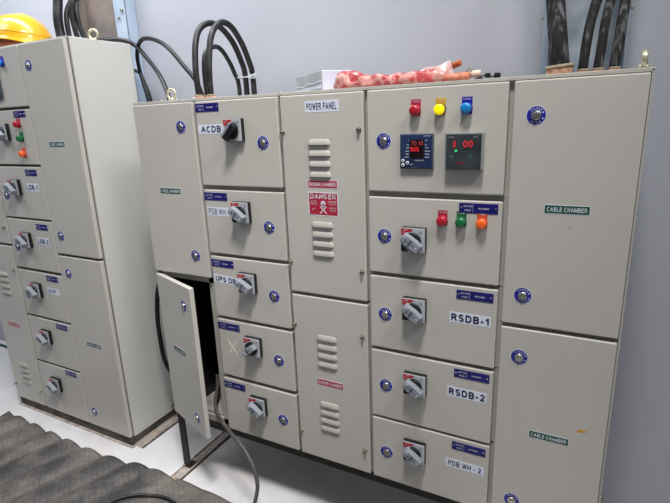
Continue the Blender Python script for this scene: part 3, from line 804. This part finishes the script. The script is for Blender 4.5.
# ------------------------------------------------------------------ cable trays
b = MB()
x0, x1 = -.748, -.506
b.box(x0, x1, .440, .443, 0, 3.3, 'galvdark')
b.box(x0, x0+.003, .395, .443, 0, 3.3, 'galvdark')
b.box(x1, x1+.003, .410, .443, 0, 3.3, 'galvdark')
b.box(x0-.001, x0+.016, .394, .397, 0, 3.3, 'galvdark')
o = b.build('cable_tray'); tag(o, 'grimy dark vertical cable trunking on the wall behind the left board', 'cable tray')
b = MB(); b.box(x1, x1+.076, .408, .411, 0, 3.3, 'galv', bev=.0005); b.box(x1+.073, x1+.076, .408, .467, 0, 3.3, 'galv')
for z in (2.042, 2.17, 2.6):
    b.cyl((-.452, z), .007, .400, .408, 'zinc', seg=6, bev=.001); b.cyl((-.478, z-.03), .006, .400, .408, 'zinc', seg=6, bev=.001)
b.build('side_flange', o)
b = MB()
x0, x1 = 1.372, 1.602
b.box(x0, x1, .445, .448, 0, 3.3, 'galvr')
b.box(x0, x0+.003, .415, .448, 0, 3.3, 'galv'); b.box(x1-.003, x1, .40, .448, 0, 3.3, 'galv')
b.box(x0, x0+.02, .413, .416, 0, 3.3, 'galv')
for z in (1.80,):
    b.cyl((.43, z), .005, x0-.008, x0, 'zinc', axis='X', seg=6); b.cyl((.43, z), .005, x1, x1+.008, 'zinc', axis='X', seg=6)
tag(b.build('cable_tray'), 'galvanised blue-grey cable tray on the wall behind the right end', 'cable tray')

# ------------------------------------------------------------------ hard hat
def hard_hat():
    root = empty('hard_hat', (-.868, .16, 1.876)); tag(root, 'yellow hard hat resting on top of the left board', 'hard hat')
    b = MB(); i = b.mi('helmet'); n, k = 56, 16; G = []
    def prof(a, t):
        # a azimuth, t 0 rim .. 1 crown
        rx, ry, hz = .160, .125, .140
        e = math.cos(t*PI/2)**.82; z = .018+hz*math.sin(t*PI/2)
        ridge = .006*math.exp(-((math.sin(a)*e)/.16)**2)*t
        arch = .034*max(0, math.sin(-a))**2*(1-t)**2 + .012*max(0, math.sin(a))**2*(1-t)**2
        return Vector((rx*e*math.cos(a), ry*e*math.sin(a), z+ridge+arch))
    for q in range(k+1):
        t = q/k; G.append([b.bm.verts.new(prof(2*PI*j/n, t)) for j in range(n)])
    # flared brim below the rim
    R1 = []; R2 = []
    for j in range(n):
        a = 2*PI*j/n; p = prof(a, 0); s = 1.045 + .22*max(0, -math.cos(a))**3
        R1.append(b.bm.verts.new((p.x*s, p.y*s, p.z-.006))); R2.append(b.bm.verts.new((p.x*s, p.y*s, p.z-.010)))
    loops = [R2, R1]+G
    for A_, B_ in zip(loops, loops[1:]):
        for j in range(n):
            if (A_[j].co-B_[j].co).length < 1e-9: continue
            f = b.bm.faces.new([A_[j], A_[(j+1) % n], B_[(j+1) % n], B_[j]]); f.smooth = True; f.material_index = i
    # raised band line around the shell
    pts = [prof(2*PI*j/n, .17)*1.004 for j in range(n)]; pts.append(pts[0])
    b.tube([tuple(p) for p in pts], .0022, 'helmet', seg=6, raw=True)
    bmesh.ops.remove_doubles(b.bm, verts=b.bm.verts[:], dist=1e-6)
    b.build('shell', root)
    b = MB(); i = b.mi('helmetin'); rings = []
    for (s, z) in ((.94, .0), (.95, .03), (.90, .075)):
        rings.append([b.bm.verts.new((.165*s*math.cos(2*PI*j/n), .122*s*math.sin(2*PI*j/n), z)) for j in range(n)])
    for A_, B_ in zip(rings, rings[1:]):
        for j in range(n):
            f = b.bm.faces.new([A_[j], A_[(j+1) % n], B_[(j+1) % n], B_[j]]); f.smooth = True; f.material_index = i
    b.build('harness', root)
    root.rotation_euler = (0, 0, .10)
hard_hat()

# ------------------------------------------------------------------ things on the wide board's roof
TZ = 1.606
root = empty('wrapped_carton', (.696, .224, TZ)); tag(root, 'white carton wrapped in clear film lying on the wide board', 'box')
b = MB(); b.box(-.132, .132, -.053, .053, .0, .066, 'boxwhite', bev=.002)
b.box(-.131, .131, -.0565, -.0545, .002, .064, 'boxgrey'); b.build('carton', root)
b = MB()
b.box(-.131, .131, -.058, -.0566, .012, .020, 'offwhite', bev=.0004)
b.tube([(-.131, -.0575, .030), (-.04, -.0578, .026), (0, -.0578, .033), (.05, -.0578, .030), (.131, -.0575, .034)], .0014, 'boxwhite', seg=6)
b.tube([(-.131, -.0575, .012), (-.05, -.0578, .022), (.02, -.0578, .018), (.131, -.0575, .022)], .0012, 'boxwhite', seg=6)
b.build('film_wrap', root)
root.rotation_euler.z = -.715

def crumple(name, parent, pts, rad, m, amp, seed, seg=22, sub=9, flat=.8):
    b = MB(); b.tube(pts, rad, m, seg=seg, sub=sub)
    for v in b.bm.verts:
        n = noise.noise_vector(v.co*38+Vector((seed, seed, 0)))
        n2 = noise.noise_vector(v.co*95+Vector((seed, 0, seed)))
        v.co += n*amp+n2*amp*.4
        v.co.z = max(v.co.z, .0005)
    for f in b.bm.faces: f.smooth = True
    return b.build(name, parent)
root = empty('plastic_bag', (0, 0, TZ)); tag(root, 'pink and red spotted plastic bag crumpled along the wide board top', 'bag')
crumple('bag_body', root, [(.812, .085, .008), (.838, .085, .016), (.87, .09, .024), (.92, .09, .019), (.98, .088, .016), (1.05, .088, .016), (1.12, .088, .016), (1.165, .088, .015)], lambda t: .010+.016*math.exp(-((t-.22)/.12)**2)+.011*min(1, t*6), 'bag', .007, 3.3)
crumple('bag_crest', root, [(.84, .12, .030), (.865, .12, .044), (.90, .12, .038), (.94, .12, .026)], lambda t: .010*(1-.5*t), 'bag', .008, 9.1, seg=12)
# film sheet pulled up towards the angled tube
b = MB(); i = b.mi('film'); N = 14; top_ = []; low = []
for k in range(N+1):
    t = k/N; x = 1.02+.145*t
    top_.append(b.bm.verts.new((x, .112+.006*math.sin(9*t), .030+.032*t+.003*math.sin(14*t)))); low.append(b.bm.verts.new((x+.02, .085+.004*math.sin(12*t), .016+.006*t)))
for k in range(N):
    f = b.bm.faces.new([low[k], low[k+1], top_[k+1], top_[k]]); f.smooth = True; f.material_index = i
b.build('film_flap', root)

gt = 'terracotta plastic tubes in and beside the bag'
def tube_thing(p0, p1, r, cap, label):
    b = MB(); b.tube([p0, tuple((Vector(p0)+Vector(p1))/2), p1], r, 'skin', seg=16, sub=3)
    o = b.build('plastic_tube'); tag(o, label, 'tube', gt)
    d = (Vector(p1)-Vector(p0)).normalized()
    b = MB(); b.tube([tuple(Vector(p1)-d*.012), tuple(Vector(p1)+d*.010), tuple(Vector(p1)+d*.014)], lambda t: r*1.12*(1-.35*max(0, t-.7)/.3), cap, seg=16, sub=3)
    b.build('cap', o)
tube_thing((1.02, .080, TZ+.012), (1.215, .078, TZ+.014), .0095, 'skin', 'terracotta tube lying flat in front, its end out of the bag')
tube_thing((1.02, .112, TZ+.012), (1.240, .104, TZ+.021), .0085, 'padw', 'terracotta tube with a pale end cap beside the black clips')
tube_thing((1.03, .17, TZ+.010), (1.180, .125, TZ+.052), .0080, 'tiporange', 'tube propped up at an angle with a brown-orange cap')

b = MB()
b.tube([(1.222, .10, .012), (1.217, .10, .030), (1.225, .10, .037), (1.232, .10, .024), (1.245, .10, .010), (1.262, .10, .008)], .0016, 'zinc', seg=6)
b.tube([(1.24, .09, .006), (1.262, .10, .015), (1.28, .10, .010), (1.30, .10, .016)], .0022, 'black', seg=6)
o = b.build('wire_clip', None, (0, 0, TZ)); tag(o, 'small wire and black plastic clips at the end of the tubes', 'clip')
b = MB()
b.box(1.266, 1.280, .092, .106, .008, .021, 'black', bev=.003); b.box(1.290, 1.306, .092, .108, .004, .020, 'black', bev=.003); b.box(1.252, 1.262, .085, .100, .002, .010, 'black', bev=.002)
b.build('clip_jaw', o)

# ------------------------------------------------------------------ rubber mat
b = MB(); i = b.mi('rubber'); nx, ny = 330, 120
X0, X1 = -1.175, 1.25
def edge(x):
    return -.103+.010*math.sin(x*5.1+1)+.020*(x+.4)*(.6) + (.012 if x > .05 else 0)
V = []
for r in range(ny+1):
    row = []
    for c in range(nx+1):
        x = X0+(X1-X0)*c/nx; ye = edge(x); t = r/ny; y = ye-(1.45+ye+.0)*t
        z = matz(x, y)
        if x < X0+.06: z += .012*(1-(x-X0)/.06)
        row.append(b.bm.verts.new((x-.06*t, y, z)))
    V.append(row)
for r in range(ny):
    for c in range(nx):
        f = b.bm.faces.new([V[r][c], V[r+1][c], V[r+1][c+1], V[r][c+1]]); f.smooth = True; f.material_index = i
ret = bmesh.ops.extrude_face_region(b.bm, geom=b.bm.faces[:])
for e in ret['geom']:
    if isinstance(e, bmesh.types.BMVert): e.co.z = max(.0008, e.co.z-.0055)
o = b.build('rubber_mat'); tag(o, 'wavy dusty black chequered rubber mat on the floor in front of the boards', 'mat')

# teal glass strip lying at the foot of the wall, left of the tall board
b = MB(); b.box(-2.9, -1.9, .40, .42, 0, .010, 'green', bev=.002)
tag(b.build('glass_strip'), 'dark green edged strip on the floor left of the left board', 'strip')

# ------------------------------------------------------------------ light
def area(loc, rot, sx, sy, e, col=(1, 1, 1), spread=None):
    l = bpy.data.lights.new('a', 'AREA'); l.shape = 'RECTANGLE'; l.size = sx; l.size_y = sy; l.energy = e; l.color = col
    if spread: l.spread = math.radians(spread)
    o = bpy.data.objects.new('unseen_light', l); COL.objects.link(o); o.location = loc; o.rotation_euler = rot; return o  # key lamps and added washes share this name
def aim(o, tgt):
    o.rotation_euler = (Vector(tgt)-o.location).to_track_quat('-Z', 'Y').to_euler()
k = area((1.40, -1.2, 4.2), (0, 0, 0), .60, .40, 24, (1.0, .985, .965), 76); aim(k, (.35, -.35, .6))
k2 = area((3.1, -1.0, 4.0), (0, 0, 0), 1.0, .7, 15, (1.0, .985, .965), 95); aim(k2, (-.2, .0, .9))
fl = area((1.5, -2.7, 2.5), (0, 0, 0), 1.3, .9, 1.2, (1.0, .99, .98), 75); aim(fl, (-.75, .0, .6))  # added soft fill from the front, no fitting modelled
tb = area((-.45, .06, 3.0), (0, 0, 0), 2.3, .12, 20, (.92, .95, 1.0), 125); aim(tb, (-.50, .40, 1.9))  # added wash light, brightens only the wall behind the boards
w = area((-1.7, -.95, 3.1), (0, 0, 0), 1.4, .8, 11, (.86, .91, 1.0), 112); aim(w, (-1.3, .47, 1.5))  # added cool wash from the left for wall and floor
W = bpy.data.worlds.new('World'); S.world = W; W.use_nodes = True
W.node_tree.nodes['Background'].inputs['Color'].default_value = (.80, .86, 1.0, 1); W.node_tree.nodes['Background'].inputs['Strength'].default_value = .145

# ------------------------------------------------------------------ camera
cd = bpy.data.cameras.new('camera'); cam = bpy.data.objects.new('camera', cd); COL.objects.link(cam)
cd.sensor_fit = 'HORIZONTAL'; cd.sensor_width = 36; cd.lens = 488.612*36/670; cd.clip_start = .02
Rm = Matrix(((0.88576, -0.090475, 0.455241), (0.462713, 0.249094, -0.850793), (-0.036422, 0.964244, 0.262501)))
cam.matrix_world = Matrix.Translation((1.55242, -1.33932, 1.52277)) @ Rm.to_4x4()
S.camera = cam
